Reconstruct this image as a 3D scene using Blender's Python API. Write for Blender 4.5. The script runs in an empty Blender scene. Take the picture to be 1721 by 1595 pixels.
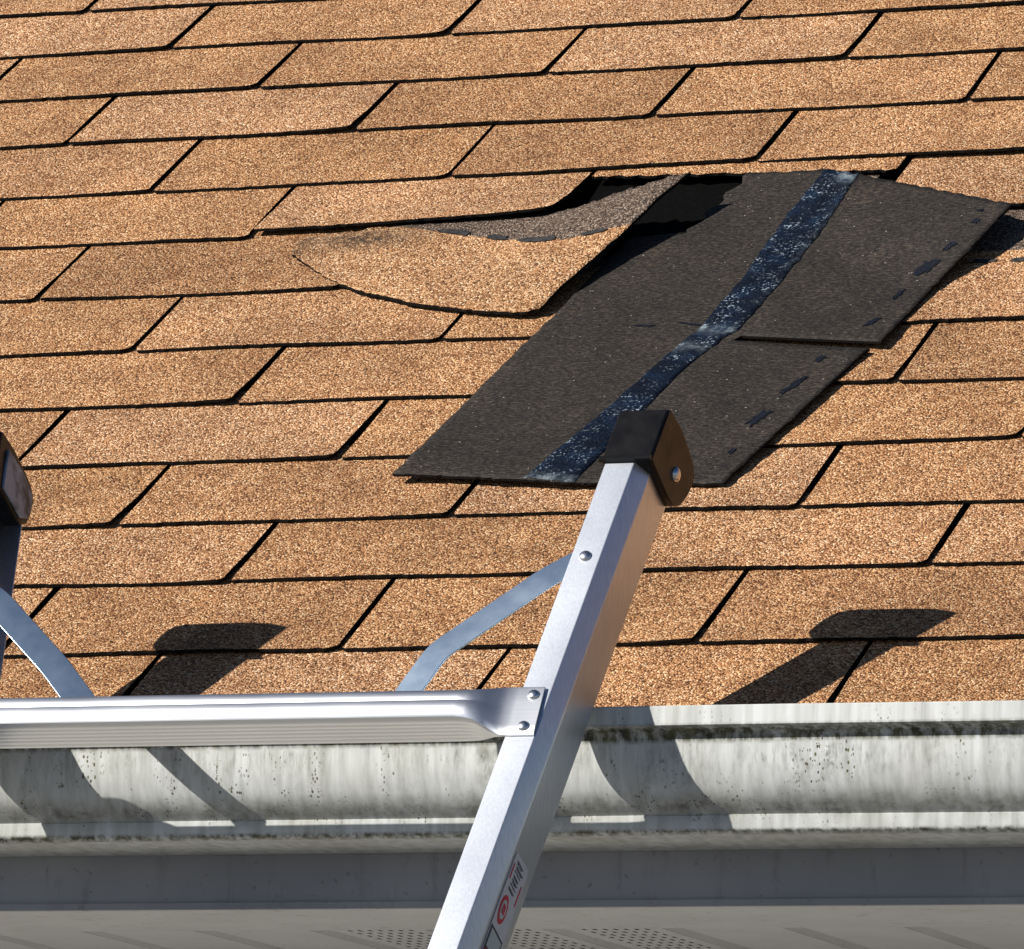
import bpy, math, random
from mathutils import Matrix, Vector
from mathutils import noise as mnoise

random.seed(11)
sc = bpy.context.scene
col = sc.collection
R = math.radians
H = 2.40                      # height of the eave line above the ground

# ------------------------------------------------------------------ camera
cam_d = bpy.data.cameras.new('camera')
cam = bpy.data.objects.new('camera', cam_d)
col.objects.link(cam)
right = Vector((0.9345231, 0.35455362, 0.03095647))
down = Vector((-0.0276366, 0.15901028, -0.98689004))
fwd = Vector((-0.35482784, 0.92141601, 0.15839744))
m = Matrix.Identity(4)
for i in range(3):
    m[i][0] = right[i]; m[i][1] = -down[i]; m[i][2] = -fwd[i]
m[0][3], m[1][3], m[2][3] = 1.89706, -5.18328, -0.69648 + H
cam.matrix_world = m
cam_d.sensor_width = 36.0
cam_d.lens = 12044.27 / 1721.0 * 36.0
cam_d.clip_start = 0.1
cam_d.clip_end = 800.0
sc.camera = cam

# ------------------------------------------------------------------ sky, sun, exposure
SUN = Vector((1.02, 1.0, -0.775)).normalized()          # travel direction of the sunlight
world = bpy.data.worlds.new('World'); sc.world = world; world.use_nodes = True
wn = world.node_tree.nodes; wl = world.node_tree.links
sky = wn.new('ShaderNodeTexSky'); sky.sky_type = 'NISHITA'; sky.sun_disc = False
sky.sun_elevation = math.asin(-SUN.z)
sky.sun_rotation = math.atan2(-SUN.x, -SUN.y)
sky.air_density = 0.72; sky.dust_density = 0.1; sky.ozone_density = 4.0
bg = wn['Background']; bg.inputs['Strength'].default_value = 0.05
wl.new(sky.outputs[0], bg.inputs[0])
sun_d = bpy.data.lights.new('sun', 'SUN'); sun_d.energy = 5.0; sun_d.angle = R(0.5)
sun_d.color = (1.0, 0.955, 0.895)
sun = bpy.data.objects.new('sun', sun_d); col.objects.link(sun)
sun.rotation_euler = SUN.to_track_quat('-Z', 'Y').to_euler()
sun.location = (-4, -5, 8)
sc.view_settings.view_transform = 'Standard'
sc.view_settings.look = 'None'
sc.view_settings.exposure = 0.28
sc.view_settings.gamma = 1.0
sc.view_settings.use_curve_mapping = False

# ------------------------------------------------------------------ frames of reference
AL = R(34.0); CA, SA = math.cos(AL), math.sin(AL)
def RW(u, v, w=0.0):
    """roof coordinates (along eave, up slope, off the surface) -> world"""
    return Vector((u, CA * v - SA * w, SA * v + CA * w + H))
BE = R(60.0); CB, SB = math.cos(BE), math.sin(BE)
G = Vector((0.01321, -0.1002, -0.00276 + H))            # where the right rail leans on the gutter lip
LV = Vector((0, CB, SB)); NV = Vector((0, SB, -CB))     # up the ladder, into the ladder
DEPTH = 0.060
def LW(x, l, d):
    """ladder coordinates (x, up the ladder, depth behind front face) -> world"""
    p = G + LV * l + NV * (d - DEPTH)
    return Vector((x, p.y, p.z))

# ------------------------------------------------------------------ object helpers
def empty(name, loc):
    o = bpy.data.objects.new(name, None); col.objects.link(o); o.location = loc
    o.empty_display_size = 0.1
    return o
def mesh_obj(name, verts, faces, mats, parent=None, midx=None, smooth=False, chain=None):
    me = bpy.data.meshes.new(name)
    me.from_pydata([tuple(v) for v in verts], [], faces)
    for mt in (mats if isinstance(mats, (list, tuple)) else [mats]):
        me.materials.append(mt)
    if midx is not None:
        me.polygons.foreach_set('material_index', midx)
    if smooth:
        me.polygons.foreach_set('use_smooth', [True] * len(me.polygons))
    me.update()
    o = bpy.data.objects.new(name, me); col.objects.link(o)
    if parent is not None:
        o.parent = parent
        if parent.type == 'EMPTY': o.matrix_parent_inverse = Matrix.Translation(-parent.location)
    return o
def tag(o, label, cat, group=None):
    o['label'] = label; o['category'] = cat
    if group: o['group'] = group
def slab(top, faces, off):
    """closed sheet: top verts + faces, every vertex offset by off (Vector or list) for the underside"""
    n = len(top)
    offs = off if isinstance(off, list) else [off] * n
    V = list(top) + [top[i] + offs[i] for i in range(n)]
    F = list(faces); M = [0] * len(faces)
    cnt = {}
    for f in faces:
        for a, b in zip(f, f[1:] + f[:1]):
            cnt[(a, b)] = 1
    for f in faces:
        F.append(tuple(n + i for i in reversed(f))); M.append(1)
    for (a, b) in cnt:
        if (b, a) not in cnt:
            F.append((b, a, n + a, n + b)); M.append(1)
    return V, F, M
def grid_faces(nu, nv, skip=None):
    f = []
    for j in range(nv - 1):
        for i in range(nu - 1):
            if skip and skip(i, j): continue
            a = j * nu + i
            f.append((a, a + 1, a + nu + 1, a + nu))
    return f
def box(v0, v1):
    (x0, y0, z0), (x1, y1, z1) = v0, v1
    V = [Vector(p) for p in ((x0,y0,z0),(x1,y0,z0),(x1,y1,z0),(x0,y1,z0),(x0,y0,z1),(x1,y0,z1),(x1,y1,z1),(x0,y1,z1))]
    F = [(3,2,1,0),(4,5,6,7),(0,1,5,4),(1,2,6,5),(2,3,7,6),(3,0,4,7)]
    return V, F
def loft(sections, close=True, cap=True):
    """skin between equal-length closed sections"""
    n = len(sections[0]); V = []; F = []
    for s in sections: V += list(s)
    for k in range(len(sections) - 1):
        for i in range(n if close else n - 1):
            j = (i + 1) % n
            F.append((k*n + i, k*n + j, (k+1)*n + j, (k+1)*n + i))
    if cap:
        F.append(tuple(reversed(range(n)))); F.append(tuple((len(sections)-1)*n + i for i in range(n)))
    return V, F
def interp(pts, t):
    if t <= pts[0][0]: return pts[0][1:]
    for a, b in zip(pts, pts[1:]):
        if t <= b[0]:
            k = (t - a[0]) / (b[0] - a[0]) if b[0] > a[0] else 0
            return tuple(x + (y - x) * k for x, y in zip(a[1:], b[1:]))
    return pts[-1][1:]
def arc_param(pts):
    """polyline -> list of (t, *pt) with t by length"""
    L = [0.0]
    for a, b in zip(pts, pts[1:]):
        L.append(L[-1] + math.hypot(a[0]-b[0], a[1]-b[1]))
    return [(l / L[-1],) + tuple(p) for l, p in zip(L, pts)]
def sstep(a, b, x):
    t = min(1, max(0, (x - a) / (b - a))); return t*t*(3-2*t)
def fix_normals(o):
    import bmesh
    bm = bmesh.new(); bm.from_mesh(o.data)
    bmesh.ops.recalc_face_normals(bm, faces=bm.faces)
    bm.to_mesh(o.data); bm.free()
def bevel(o, w, seg=2, ang=30):
    b = o.modifiers.new('edge_rounding', 'BEVEL'); b.width = w; b.segments = seg
    b.limit_method = 'ANGLE'; b.angle_limit = R(ang)
    o.data.polygons.foreach_set('use_smooth', [True] * len(o.data.polygons))
    n = o.modifiers.new('weighted_normals', 'WEIGHTED_NORMAL'); n.keep_sharp = False
    return o

# ------------------------------------------------------------------ materials
class NT:
    def __init__(s, name):
        s.m = bpy.data.materials.new(name); s.m.use_nodes = True
        s.t = s.m.node_tree; s.b = s.t.nodes['Principled BSDF']
        s.tc = s.t.nodes.new('ShaderNodeTexCoord')
    def n(s, typ, ins=None, **kw):
        x = s.t.nodes.new(typ)
        for k, v in kw.items(): setattr(x, k, v)
        for k, v in (ins or {}).items(): s.set(x, k, v)
        return x
    def set(s, x, k, v):
        i = x.inputs[k]
        if hasattr(v, 'links') and hasattr(v, 'is_output'): s.t.links.new(v, i)
        else: i.default_value = v
    def ramp(s, fac, stops, mode='LINEAR'):
        x = s.n('ShaderNodeValToRGB', {'Fac': fac}); cr = x.color_ramp; cr.interpolation = mode
        while len(cr.elements) < len(stops): cr.elements.new(0.5)
        for e, (p, c) in zip(cr.elements, stops):
            e.position = p; e.color = (c if len(c) == 4 else tuple(c) + (1,)) if hasattr(c, '__len__') else (c, c, c, 1)
        return x.outputs['Color']
    def mix(s, fac, a, b, mode='MIX'):
        x = s.t.nodes.new('ShaderNodeMix'); x.data_type = 'RGBA'; x.blend_type = mode
        for i, v in ((0, fac), (6, a), (7, b)):
            if hasattr(v, 'is_output'): s.t.links.new(v, x.inputs[i])
            else: x.inputs[i].default_value = (v if i == 0 else (tuple(v) + (1,) if len(v) == 3 else v))
        return x.outputs[2]
    def math(s, op, a, b=0.0, clamp=False):
        x = s.t.nodes.new('ShaderNodeMath'); x.operation = op; x.use_clamp = clamp
        for i, v in ((0, a), (1, b)):
            if hasattr(v, 'is_output'): s.t.links.new(v, x.inputs[i])
            else: x.inputs[i].default_value = v
        return x.outputs[0]
    def noise(s, scale, vec=None, detail=3.0, rough=0.55):
        x = s.n('ShaderNodeTexNoise', {'Scale': scale, 'Detail': detail, 'Roughness': rough})
        s.t.links.new(vec if vec is not None else s.tc.outputs['Object'], x.inputs['Vector'])
        return x.outputs['Fac']
    def mapping(s, scale=(1,1,1), rot=(0,0,0), src=None):
        x = s.n('ShaderNodeMapping', {'Scale': scale, 'Rotation': rot})
        s.t.links.new(src if src is not None else s.tc.outputs['Object'], x.inputs['Vector'])
        return x.outputs['Vector']
    def bump(s, h, strength, dist, normal=None):
        x = s.n('ShaderNodeBump', {'Height': h, 'Strength': strength, 'Distance': dist})
        if normal is not None: s.t.links.new(normal, x.inputs['Normal'])
        return x.outputs['Normal']
    def out(s, **kw):
        for k, v in kw.items(): s.set(s.b, k.replace('_', ' '), v)
        return s.m

def granules(name, stops, aged=None, per_object=True, attr=False):
    t = NT(name)
    vec = t.tc.outputs['Object']
    # slightly warped cells so the grains are not all alike
    vo = t.n('ShaderNodeTexVoronoi', {'Scale': 600.0, 'Randomness': 1.0})
    t.t.links.new(vec, vo.inputs['Vector'])
    sep = t.n('ShaderNodeSeparateColor'); t.t.links.new(vo.outputs['Color'], sep.inputs[0])
    c = t.ramp(sep.outputs[0], stops)
    if attr:
        at = t.n('ShaderNodeAttribute', attribute_name='headlap')
        g = t.ramp(sep.outputs[0], aged)
        edge = t.noise(160, detail=2)
        k = t.math('ADD', at.outputs['Fac'], t.math('MULTIPLY', t.math('SUBTRACT', edge, 0.5), 0.5))
        k = t.ramp(k, [(0.42, 0), (0.58, 1)])
        c = t.mix(k, c, g)
        at2 = t.n('ShaderNodeAttribute', attribute_name='worn')
        k2 = t.math('MULTIPLY', at2.outputs['Fac'], t.ramp(t.noise(140, detail=3), [(0.30, 0.15), (0.55, 1)]))
        c = t.mix(k2, c, (0.055, 0.035, 0.022))
    # broad mottling: paler and redder drifts, a few dark stained drifts
    big = t.ramp(t.noise(5.5, detail=4, rough=0.6), [(0.33, (0.80, 0.78, 0.76)), (0.5, (1, 1, 1)), (0.68, (1.13, 1.12, 1.12))])
    c = t.mix(1.0, c, big, 'MULTIPLY')
    mid = t.ramp(t.noise(26, detail=3), [(0.36, (0.84, 0.81, 0.79)), (0.55, (1, 1, 1)), (0.75, (1.10, 1.08, 1.06))])
    c = t.mix(1.0, c, mid, 'MULTIPLY')
    if per_object:
        oi = t.n('ShaderNodeObjectInfo')
        v = t.ramp(oi.outputs['Random'], [(0.0, (0.82, 0.77, 0.72)), (0.25, (0.95, 0.90, 0.83)), (0.5, (1.03, 0.98, 0.92)), (0.75, (1.04, 1.01, 1.00)), (1.0, (1.07, 1.07, 1.12))])
        c = t.mix(1.0, c, v, 'MULTIPLY')
    hgt = t.math('ADD', t.math('MULTIPLY', vo.outputs['Distance'], -1.0), t.math('MULTIPLY', sep.outputs[1], 0.7))
    nrm = t.bump(hgt, 0.9, 0.0019)
    nrm = t.bump(t.noise(9, detail=3), 0.22, 0.012, nrm)
    t.out(Base_Color=c, Roughness=0.82, Normal=nrm)
    t.set(t.b, 'Specular IOR Level', 0.35)
    return t.m
TAN = [(0.0, (0.085, 0.034, 0.012)), (0.16, (0.21, 0.092, 0.034)), (0.42, (0.455, 0.219, 0.089)), (0.68, (0.605, 0.319, 0.143)), (0.86, (0.79, 0.485, 0.250)), (1.0, (0.94, 0.72, 0.47))]
GREY = [(0.0, (0.020, 0.014, 0.010)), (0.4, (0.095, 0.063, 0.044)), (0.75, (0.20, 0.138, 0.098)), (1.0, (0.44, 0.35, 0.27))]
M_shingle = granules('tan_granules', TAN)
M_head = granules('grey_headlap_granules', GREY, per_object=False)
M_torn = granules('torn_shingle_granules', TAN, aged=GREY, per_object=False, attr=True)

t = NT('asphalt_edge'); M_edge = t.out(Base_Color=(0.006, 0.005, 0.0045, 1), Roughness=0.85)
t.set(t.b, 'Specular IOR Level', 0.15)
t = NT('shade_black_felt')
M_felt = t.out(Base_Color=t.ramp(t.noise(300), [(0.3, (0.0015, 0.0015, 0.0015)), (0.8, (0.005, 0.0047, 0.0044))]), Roughness=0.95)  # black felt, darkened further to stand in for shadow in slots and gaps
t.set(t.b, 'Specular IOR Level', 0.05)

def sheet_back():
    t = NT('asphalt_sheet_back')
    # coordinates along and across the sheet
    vec = t.mapping(scale=(1, 1, 1), rot=(-AL, 0, 0))
    fine = t.noise(470, t.mapping((0.45, 1.25, 1), (-AL, 0, 0)), detail=2, rough=0.75)
    c = t.ramp(fine, [(0.32, (0.003, 0.0022, 0.0016)), (0.5, (0.022, 0.0165, 0.012)), (0.68, (0.080, 0.062, 0.047))])
    br = t.ramp(t.noise(16, detail=4), [(0.3, (0.72, 0.70, 0.68)), (0.55, (1, 1, 1)), (0.75, (1.3, 1.2, 1.12))])
    c = t.mix(1.0, c, br, 'MULTIPLY')
    sp = t.n('ShaderNodeTexVoronoi', {'Scale': 420.0}); t.t.links.new(vec, sp.inputs['Vector'])
    s2 = t.n('ShaderNodeSeparateColor'); t.t.links.new(sp.outputs['Color'], s2.inputs[0])
    spk = t.math('MULTIPLY', t.math('GREATER_THAN', s2.outputs[0], 0.978), t.math('LESS_THAN', sp.outputs['Distance'], t.math('MULTIPLY', s2.outputs[1], 0.36)))
    c = t.mix(spk, c, (0.36, 0.33, 0.29))
    nrm = t.bump(fine, 0.9, 0.0018)
    nrm = t.bump(t.noise(30, detail=3), 0.2, 0.008, nrm)
    t.out(Base_Color=c, Roughness=0.72, Normal=nrm)
    t.set(t.b, 'Specular IOR Level', 0.35)
    return t.m
M_back = sheet_back()

def tape():
    t = NT('sky_tinted_release_film')
    vec = t.mapping((1, 1, 1), (-AL, 0, 0))
    cr = t.noise(330, vec, detail=4, rough=0.65)
    cr2 = t.noise(70, vec, detail=3)
    c = t.ramp(t.noise(36, vec, detail=4), [(0.3, (0.0015, 0.003, 0.007)), (0.55, (0.003, 0.008, 0.020)), (0.75, (0.008, 0.024, 0.055))])  # blue in the base imitates sky mirrored by the dark glossy film
    fl = t.ramp(cr, [(0.565, 0), (0.635, 1)])
    dens = t.ramp(t.noise(42, vec, detail=3), [(0.44, 0), (0.64, 1)])
    c = t.mix(t.math('MULTIPLY', fl, dens), c, (0.42, 0.52, 0.60))
    at = t.n('ShaderNodeAttribute', attribute_name='bloom')
    c = t.mix(t.math('MULTIPLY', at.outputs['Fac'], t.ramp(t.noise(90, vec), [(0.4, 0.1), (0.62, 1)])), c, (0.40, 0.48, 0.52))
    nrm = t.bump(cr, 1.0, 0.0022)
    nrm = t.bump(cr2, 0.35, 0.004, nrm)
    t.set(t.b, 'Specular IOR Level', 0.18)
    t.out(Base_Color=c, Roughness=t.ramp(cr, [(0.35, 0.42), (0.7, 0.6)]), Normal=nrm)
    return t.m
M_tape = tape()
t = NT('blue_black_sealant')
M_tar = t.out(Base_Color=t.ramp(t.noise(300), [(0.4, (0.002, 0.0025, 0.005)), (0.75, (0.010, 0.013, 0.024))]), Roughness=0.5, Normal=t.bump(t.noise(400), 0.6, 0.001))
t = NT('dull_black_sealant')
M_tar2 = t.out(Base_Color=t.ramp(t.noise(260), [(0.4, (0.018, 0.017, 0.017)), (0.75, (0.075, 0.068, 0.062))]), Roughness=0.6, Normal=t.bump(t.noise(400), 0.6, 0.001))

def gutter_mat():
    t = NT('white_gutter_paint_with_grime')
    geo = t.tc.outputs['Object']
    sx = t.n('ShaderNodeSeparateXYZ'); t.t.links.new(geo, sx.inputs[0])
    z = t.math('SUBTRACT', sx.outputs[2], H)
    streak = t.noise(1.0, t.mapping((34, 34, 3.2)), detail=4, rough=0.65)
    fine = t.noise(1.0, t.mapping((150, 150, 70)), detail=4, rough=0.65)
    vstr = t.noise(1.0, t.mapping((110, 60, 6)), detail=3)
    base = t.ramp(vstr, [(0.3, (0.44, 0.455, 0.43)), (0.55, (0.60, 0.615, 0.595)), (0.75, (0.70, 0.72, 0.71))])
    def band(z0, z1, soft):      # 1 inside [z0, z1]
        a = t.n('ShaderNodeMapRange', {'Value': z, 'From Min': z0 - soft, 'From Max': z0 + soft}, clamp=True).outputs[0]
        b = t.n('ShaderNodeMapRange', {'Value': z, 'From Min': z1 - soft, 'From Max': z1 + soft, 'To Min': 1.0, 'To Max': 0.0}, clamp=True).outputs[0]
        return t.math('MULTIPLY', a, b)
    # algae settled under the lip and running down in streaks, soot on the lower curve, dots everywhere
    under = band(-0.0305, -0.019, 0.0022)
    run = t.math('MULTIPLY', band(-0.060, -0.024, 0.012), t.ramp(streak, [(0.48, 0), (0.72, 0.75)]))
    low = t.math('MULTIPLY', band(-0.086, -0.071, 0.006), t.ramp(streak, [(0.30, 0.30), (0.65, 1.0)]))
    front = t.n('ShaderNodeMapRange', {'Value': sx.outputs[1], 'From Min': -0.062, 'From Max': -0.054, 'To Min': 1.0, 'To Max': 0.0}, clamp=True).outputs[0]
    edge = t.math('MULTIPLY', band(-0.104, -0.0945, 0.0012), front)
    k = t.math('MULTIPLY', under, t.ramp(fine, [(0.34, 0.15), (0.58, 1.0)]))
    k = t.math('MAXIMUM', k, t.math('MULTIPLY', run, t.ramp(fine, [(0.42, 0), (0.62, 1)])))
    k = t.math('MAXIMUM', k, t.math('MULTIPLY', low, t.ramp(fine, [(0.30, 0.25), (0.66, 0.85)])))
    k = t.math('MAXIMUM', k, t.math('MULTIPLY', edge, t.ramp(fine, [(0.38, 0.0), (0.58, 0.95)])))
    haze_ = t.math('MULTIPLY', band(-0.052, -0.026, 0.010), t.ramp(t.noise(1.0, t.mapping((200, 200, 34)), detail=4, rough=0.7), [(0.46, 0.0), (0.68, 0.62)]))
    haze_ = t.math('MULTIPLY', haze_, t.ramp(t.noise(1.0, t.mapping((13, 13, 8)), detail=4), [(0.36, 0.15), (0.62, 1.0)]))
    k = t.math('MAXIMUM', k, haze_)
    gcol = t.ramp(t.noise(60, detail=3), [(0.35, (0.020, 0.019, 0.010)), (0.50, (0.065, 0.064, 0.024)), (0.70, (0.15, 0.145, 0.085))])
    c = t.mix(k, base, gcol)
    vo = t.n('ShaderNodeTexVoronoi', {'Scale': 520.0}); t.t.links.new(t.mapping((1, 1, 0.6)), vo.inputs['Vector'])
    sc_ = t.n('ShaderNodeSeparateColor'); t.t.links.new(vo.outputs['Color'], sc_.inputs[0])
    clump = t.ramp(t.noise(1.0, t.mapping((75, 75, 5)), detail=3), [(0.50, 0), (0.66, 1)])
    dots = t.math('MULTIPLY', t.math('GREATER_THAN', sc_.outputs[0], 0.50), t.math('LESS_THAN', vo.outputs['Distance'], t.math('MULTIPLY', sc_.outputs[2], 0.55)))
    dots = t.math('MULTIPLY', t.math('MULTIPLY', dots, clump), band(-0.090, -0.010, 0.006))
    c = t.mix(dots, c, t.mix(t.ramp(sc_.outputs[1], [(0.4, 0), (0.6, 1)]), (0.11, 0.11, 0.045), (0.085, 0.065, 0.05)))
    wide = t.ramp(t.noise(9, detail=4), [(0.35, (0.88, 0.87, 0.83)), (0.6, (1, 1, 1))])
    c = t.mix(1.0, c, wide, 'MULTIPLY')
    t.out(Base_Color=c, Roughness=0.5, Normal=t.bump(fine, 0.12, 0.001))
    return t.m
M_gutter = gutter_mat()

def painted(name, lo, hi, stain, scale=12.0, amount=0.5, rough=0.5):
    t = NT(name)
    c = t.ramp(t.noise(scale, detail=4), [(0.3, lo), (0.7, hi)])
    st = t.ramp(t.noise(1.0, t.mapping((60, 60, 14)), detail=5, rough=0.7), [(0.56, 0), (0.74, amount)])
    c = t.mix(st, c, stain)
    sp = t.ramp(t.noise(130, detail=2), [(0.68, 0), (0.74, amount)])
    c = t.mix(sp, c, stain)
    return t.out(Base_Color=c, Roughness=rough, Normal=t.bump(t.noise(80), 0.08, 0.002))
M_fascia = painted('grey_fascia_paint', (0.26, 0.265, 0.285), (0.33, 0.335, 0.355), (0.12, 0.12, 0.12))
M_soffit = painted('off_white_soffit_vinyl', (0.74, 0.735, 0.735), (0.82, 0.815, 0.815), (0.40, 0.35, 0.31), amount=0.25)
M_trim = painted('soffit_trim_vinyl', (0.73, 0.725, 0.725), (0.81, 0.805, 0.805), (0.32, 0.27, 0.24), amount=0.5)
M_wall = painted('cream_siding', (0.50, 0.47, 0.41), (0.56, 0.53, 0.46), (0.3, 0.27, 0.22), amount=0.2)
t = NT('dry_lawn_and_paving')
M_ground = t.out(Base_Color=t.ramp(t.noise(0.9, detail=6), [(0.35, (0.13, 0.125, 0.115)), (0.5, (0.18, 0.175, 0.165)), (0.7, (0.23, 0.22, 0.21))]), Roughness=0.95, Normal=t.bump(t.noise(8, detail=5), 0.5, 0.05))

def metal(name, lo, hi, rough, brush, bump=0.05, streak=(4, 4, 4)):
    t = NT(name)
    n1 = t.noise(1.0, t.mapping(brush, (-R(30), 0, 0)), detail=4, rough=0.6)
    c = t.ramp(n1, [(0.3, lo), (0.7, hi)])
    sm = t.noise(11, detail=4)
    r = t.math('ADD', t.math('MULTIPLY', sm, 0.14), rough - 0.07)
    return t.out(Base_Color=c, Metallic=1.0, Roughness=r, Normal=t.bump(n1, bump, 0.0006))
M_alu = metal('mill_aluminium', (0.66, 0.70, 0.76), (0.80, 0.83, 0.88), 0.42, (700, 700, 3.0))
M_rung = metal('ribbed_aluminium', (0.76, 0.78, 0.81), (0.86, 0.87, 0.89), 0.40, (4, 600, 600), 0.05)
t = NT('sky_tinted_galvanised_strap')
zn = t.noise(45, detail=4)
M_zinc = t.out(Base_Color=t.ramp(zn, [(0.35, (0.60, 0.76, 0.90)), (0.65, (0.68, 0.82, 0.94))]), Metallic=1.0,  # zinc coloured blue to stand in for the reflected sky
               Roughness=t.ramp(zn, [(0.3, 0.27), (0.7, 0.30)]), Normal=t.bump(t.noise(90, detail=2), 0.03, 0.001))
M_rivet = metal('rivet_aluminium', (0.66, 0.67, 0.69), (0.80, 0.81, 0.82), 0.28, (300, 300, 300))
t = NT('black_plastic')
sc1 = t.noise(240, detail=4)
M_plastic = t.out(Base_Color=t.ramp(t.noise(30, detail=4), [(0.35, (0.004, 0.004, 0.005)), (0.75, (0.011, 0.011, 0.012))]), Roughness=t.ramp(t.noise(50, detail=4), [(0.3, 0.26), (0.7, 0.42)]), Normal=t.bump(sc1, 0.12, 0.0008))
t.set(t.b, 'Specular IOR Level', 0.2)
t = NT('scuffed_rubber')
M_rubber = t.out(Base_Color=t.ramp(t.noise(38, detail=4), [(0.36, (0.05, 0.055, 0.065)), (0.52, (0.34, 0.40, 0.48))]), Roughness=0.5, Normal=t.bump(t.noise(120, detail=4), 0.4, 0.002))
def flat(name, c, r=0.45):
    t = NT(name); n = t.noise(180, detail=2)
    return t.out(Base_Color=t.ramp(n, [(0.3, tuple(x * 0.88 for x in c)), (0.7, c)]), Roughness=r)
M_stick = flat('sticker_white', (0.66, 0.66, 0.72))
M_red = flat('sticker_red', (0.62, 0.04, 0.06))
M_ink = flat('sticker_ink', (0.06, 0.06, 0.08))
M_pale = flat('sticker_panel', (0.50, 0.58, 0.60))

# ------------------------------------------------------------------ ground and house
g = mesh_obj('ground', [Vector((-150, -150, 0)), Vector((150, -150, 0)), Vector((150, 150, 0)), Vector((-150, 150, 0))], [(0, 1, 2, 3)], M_ground)
g['kind'] = 'structure'

house = empty('house', (0, 0.55, 0))
tag(house, 'house eave with tan tab shingle roof, grey fascia board and vented soffit', 'house')
X0, X1 = -2.2, 1.5
E_ = 0.127; TAB = 0.3048
VTOP = 20 * E_
# roof deck with black felt, under all shingles
dv = [RW(X0, 0.0, -0.0095), RW(X1, 0.0, -0.0095), RW(X1, VTOP + .1, -0.0095), RW(X0, VTOP + .1, -0.0095)]
V, F, M = slab(dv, [(0, 1, 2, 3)], Vector((0, SA * 0.018, -CA * 0.018)))
roof = mesh_obj('roof', V, F, M_felt, house)

WE = 0.002                   # height of a tab's upper face at its butt edge
TH = 0.0028                  # shingle thickness
def tab(u0, u1, vlow, vtop, rseed, curl=0.0, lift=0.0, rc=0.010, ragged=0.0, mats=None, name='shingle', tilt=0.0):
    rnd = random.Random(rseed)
    r2 = 0.0025
    us = [u0, u0 + 0.0012, u0 + 0.0030]
    n = max(6, int((u1 - u0) / 0.0062))
    for i in range(1, n): us.append(u0 + 0.004 + (u1 - u0 - 0.004 - rc) * i / n)
    us += [u1 - rc * k for k in (0.85, 0.6, 0.38, 0.2, 0.07, 0.0)]
    ts = [0.0, 0.035, 0.35, 1.0]
    sk0, sk1 = rnd.uniform(-0.0014, 0.0014), rnd.uniform(-0.0014, 0.0014)
    sag = rnd.uniform(-0.0018, 0.0018); ph = rnd.uniform(0, 6.28)
    top = []; offs = []
    for tv in ts:
        for i, u in enumerate(us):
            s = (u - u0) / (u1 - u0)
            e = vlow + tilt * (s - .5) + sag * math.sin(math.pi * s + ph * 0.15)
            if tv == 0.0:
                e += rnd.gauss(0, 0.00050 + ragged)
            d = u - (u1 - rc)
            if d > 0: e += (rc - math.sqrt(max(0, rc * rc - d * d))) * 0.75 * (1 - tv)**2
            d = (u0 + r2) - u
            if d > 0: e += (r2 - math.sqrt(max(0, r2 * r2 - d * d))) * (1 - tv)**2
            v = e + (vtop - e) * tv
            w = WE - 0.0039 * (v - vlow) / E_
            down_ = max(0.0, 1 - (v - vlow) / E_)
            w += lift * down_ ** 1.6 * (0.35 + 0.65 * s) + curl * down_**2 * max(0, (s - 0.70) / 0.30)**2
            w += 0.0006 * down_ * math.sin(ph + s * 7.0)
            uu = u + (sk0 * (1 - s) + sk1 * s) * (1 - 2 * down_)
            if i in (0, len(us) - 1) and tv not in (1.0,): uu += rnd.gauss(0, 0.0006)
            top.append(RW(uu, v, w))
    V, F, M = slab(top, grid_faces(len(us), len(ts)), Vector((0, SA * TH, -CA * TH)))
    return mesh_obj(name, V, F, mats or [M_shingle, M_edge], roof, M)

COURSE = {0: (0.165, -0.003), 1: (0.0195, 0.0040), 2: (0.1740, 0.0128), 3: (0.0300, 0.0020), 4: (-0.1170, 0.0015), 5: (0.0455, -0.0002),
          6: (-0.1090, -0.0022), 7: (-0.2500, 0.0000), 8: (-0.0850, 0.0035), 9: (-0.2355, 0.0035), 10: (-0.0660, 0.0120),
          11: (-0.2203, 0.0125), 12: (-0.0655, 0.0085), 13: (-0.1980, 0.0025)}
SLOT = {(8, -1): -0.3925, (7, -1): -0.555, (9, -1): -0.539, (9, -2): -0.843, (12, -1): -0.3684, (12, -2): -0.6705, (12, -3): -0.9715,
        (6, -1): -0.4130, (6, -2): -0.7125, (4, -1): -0.4216, (10, -1): -0.3765, (10, -2): -0.683, (10, -3): -0.985,
        (3, -1): -0.2755, (3, -2): -0.580, (2, -2): -0.4340, (1, -1): -0.2858, (5, -2): -0.5645}
for k in range(14, 20):
    COURSE[k] = (-0.198 - 0.1524 * ((k - 13) % 2) + random.uniform(-.008, .008), random.uniform(0, 0.006))
seed = 100
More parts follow.
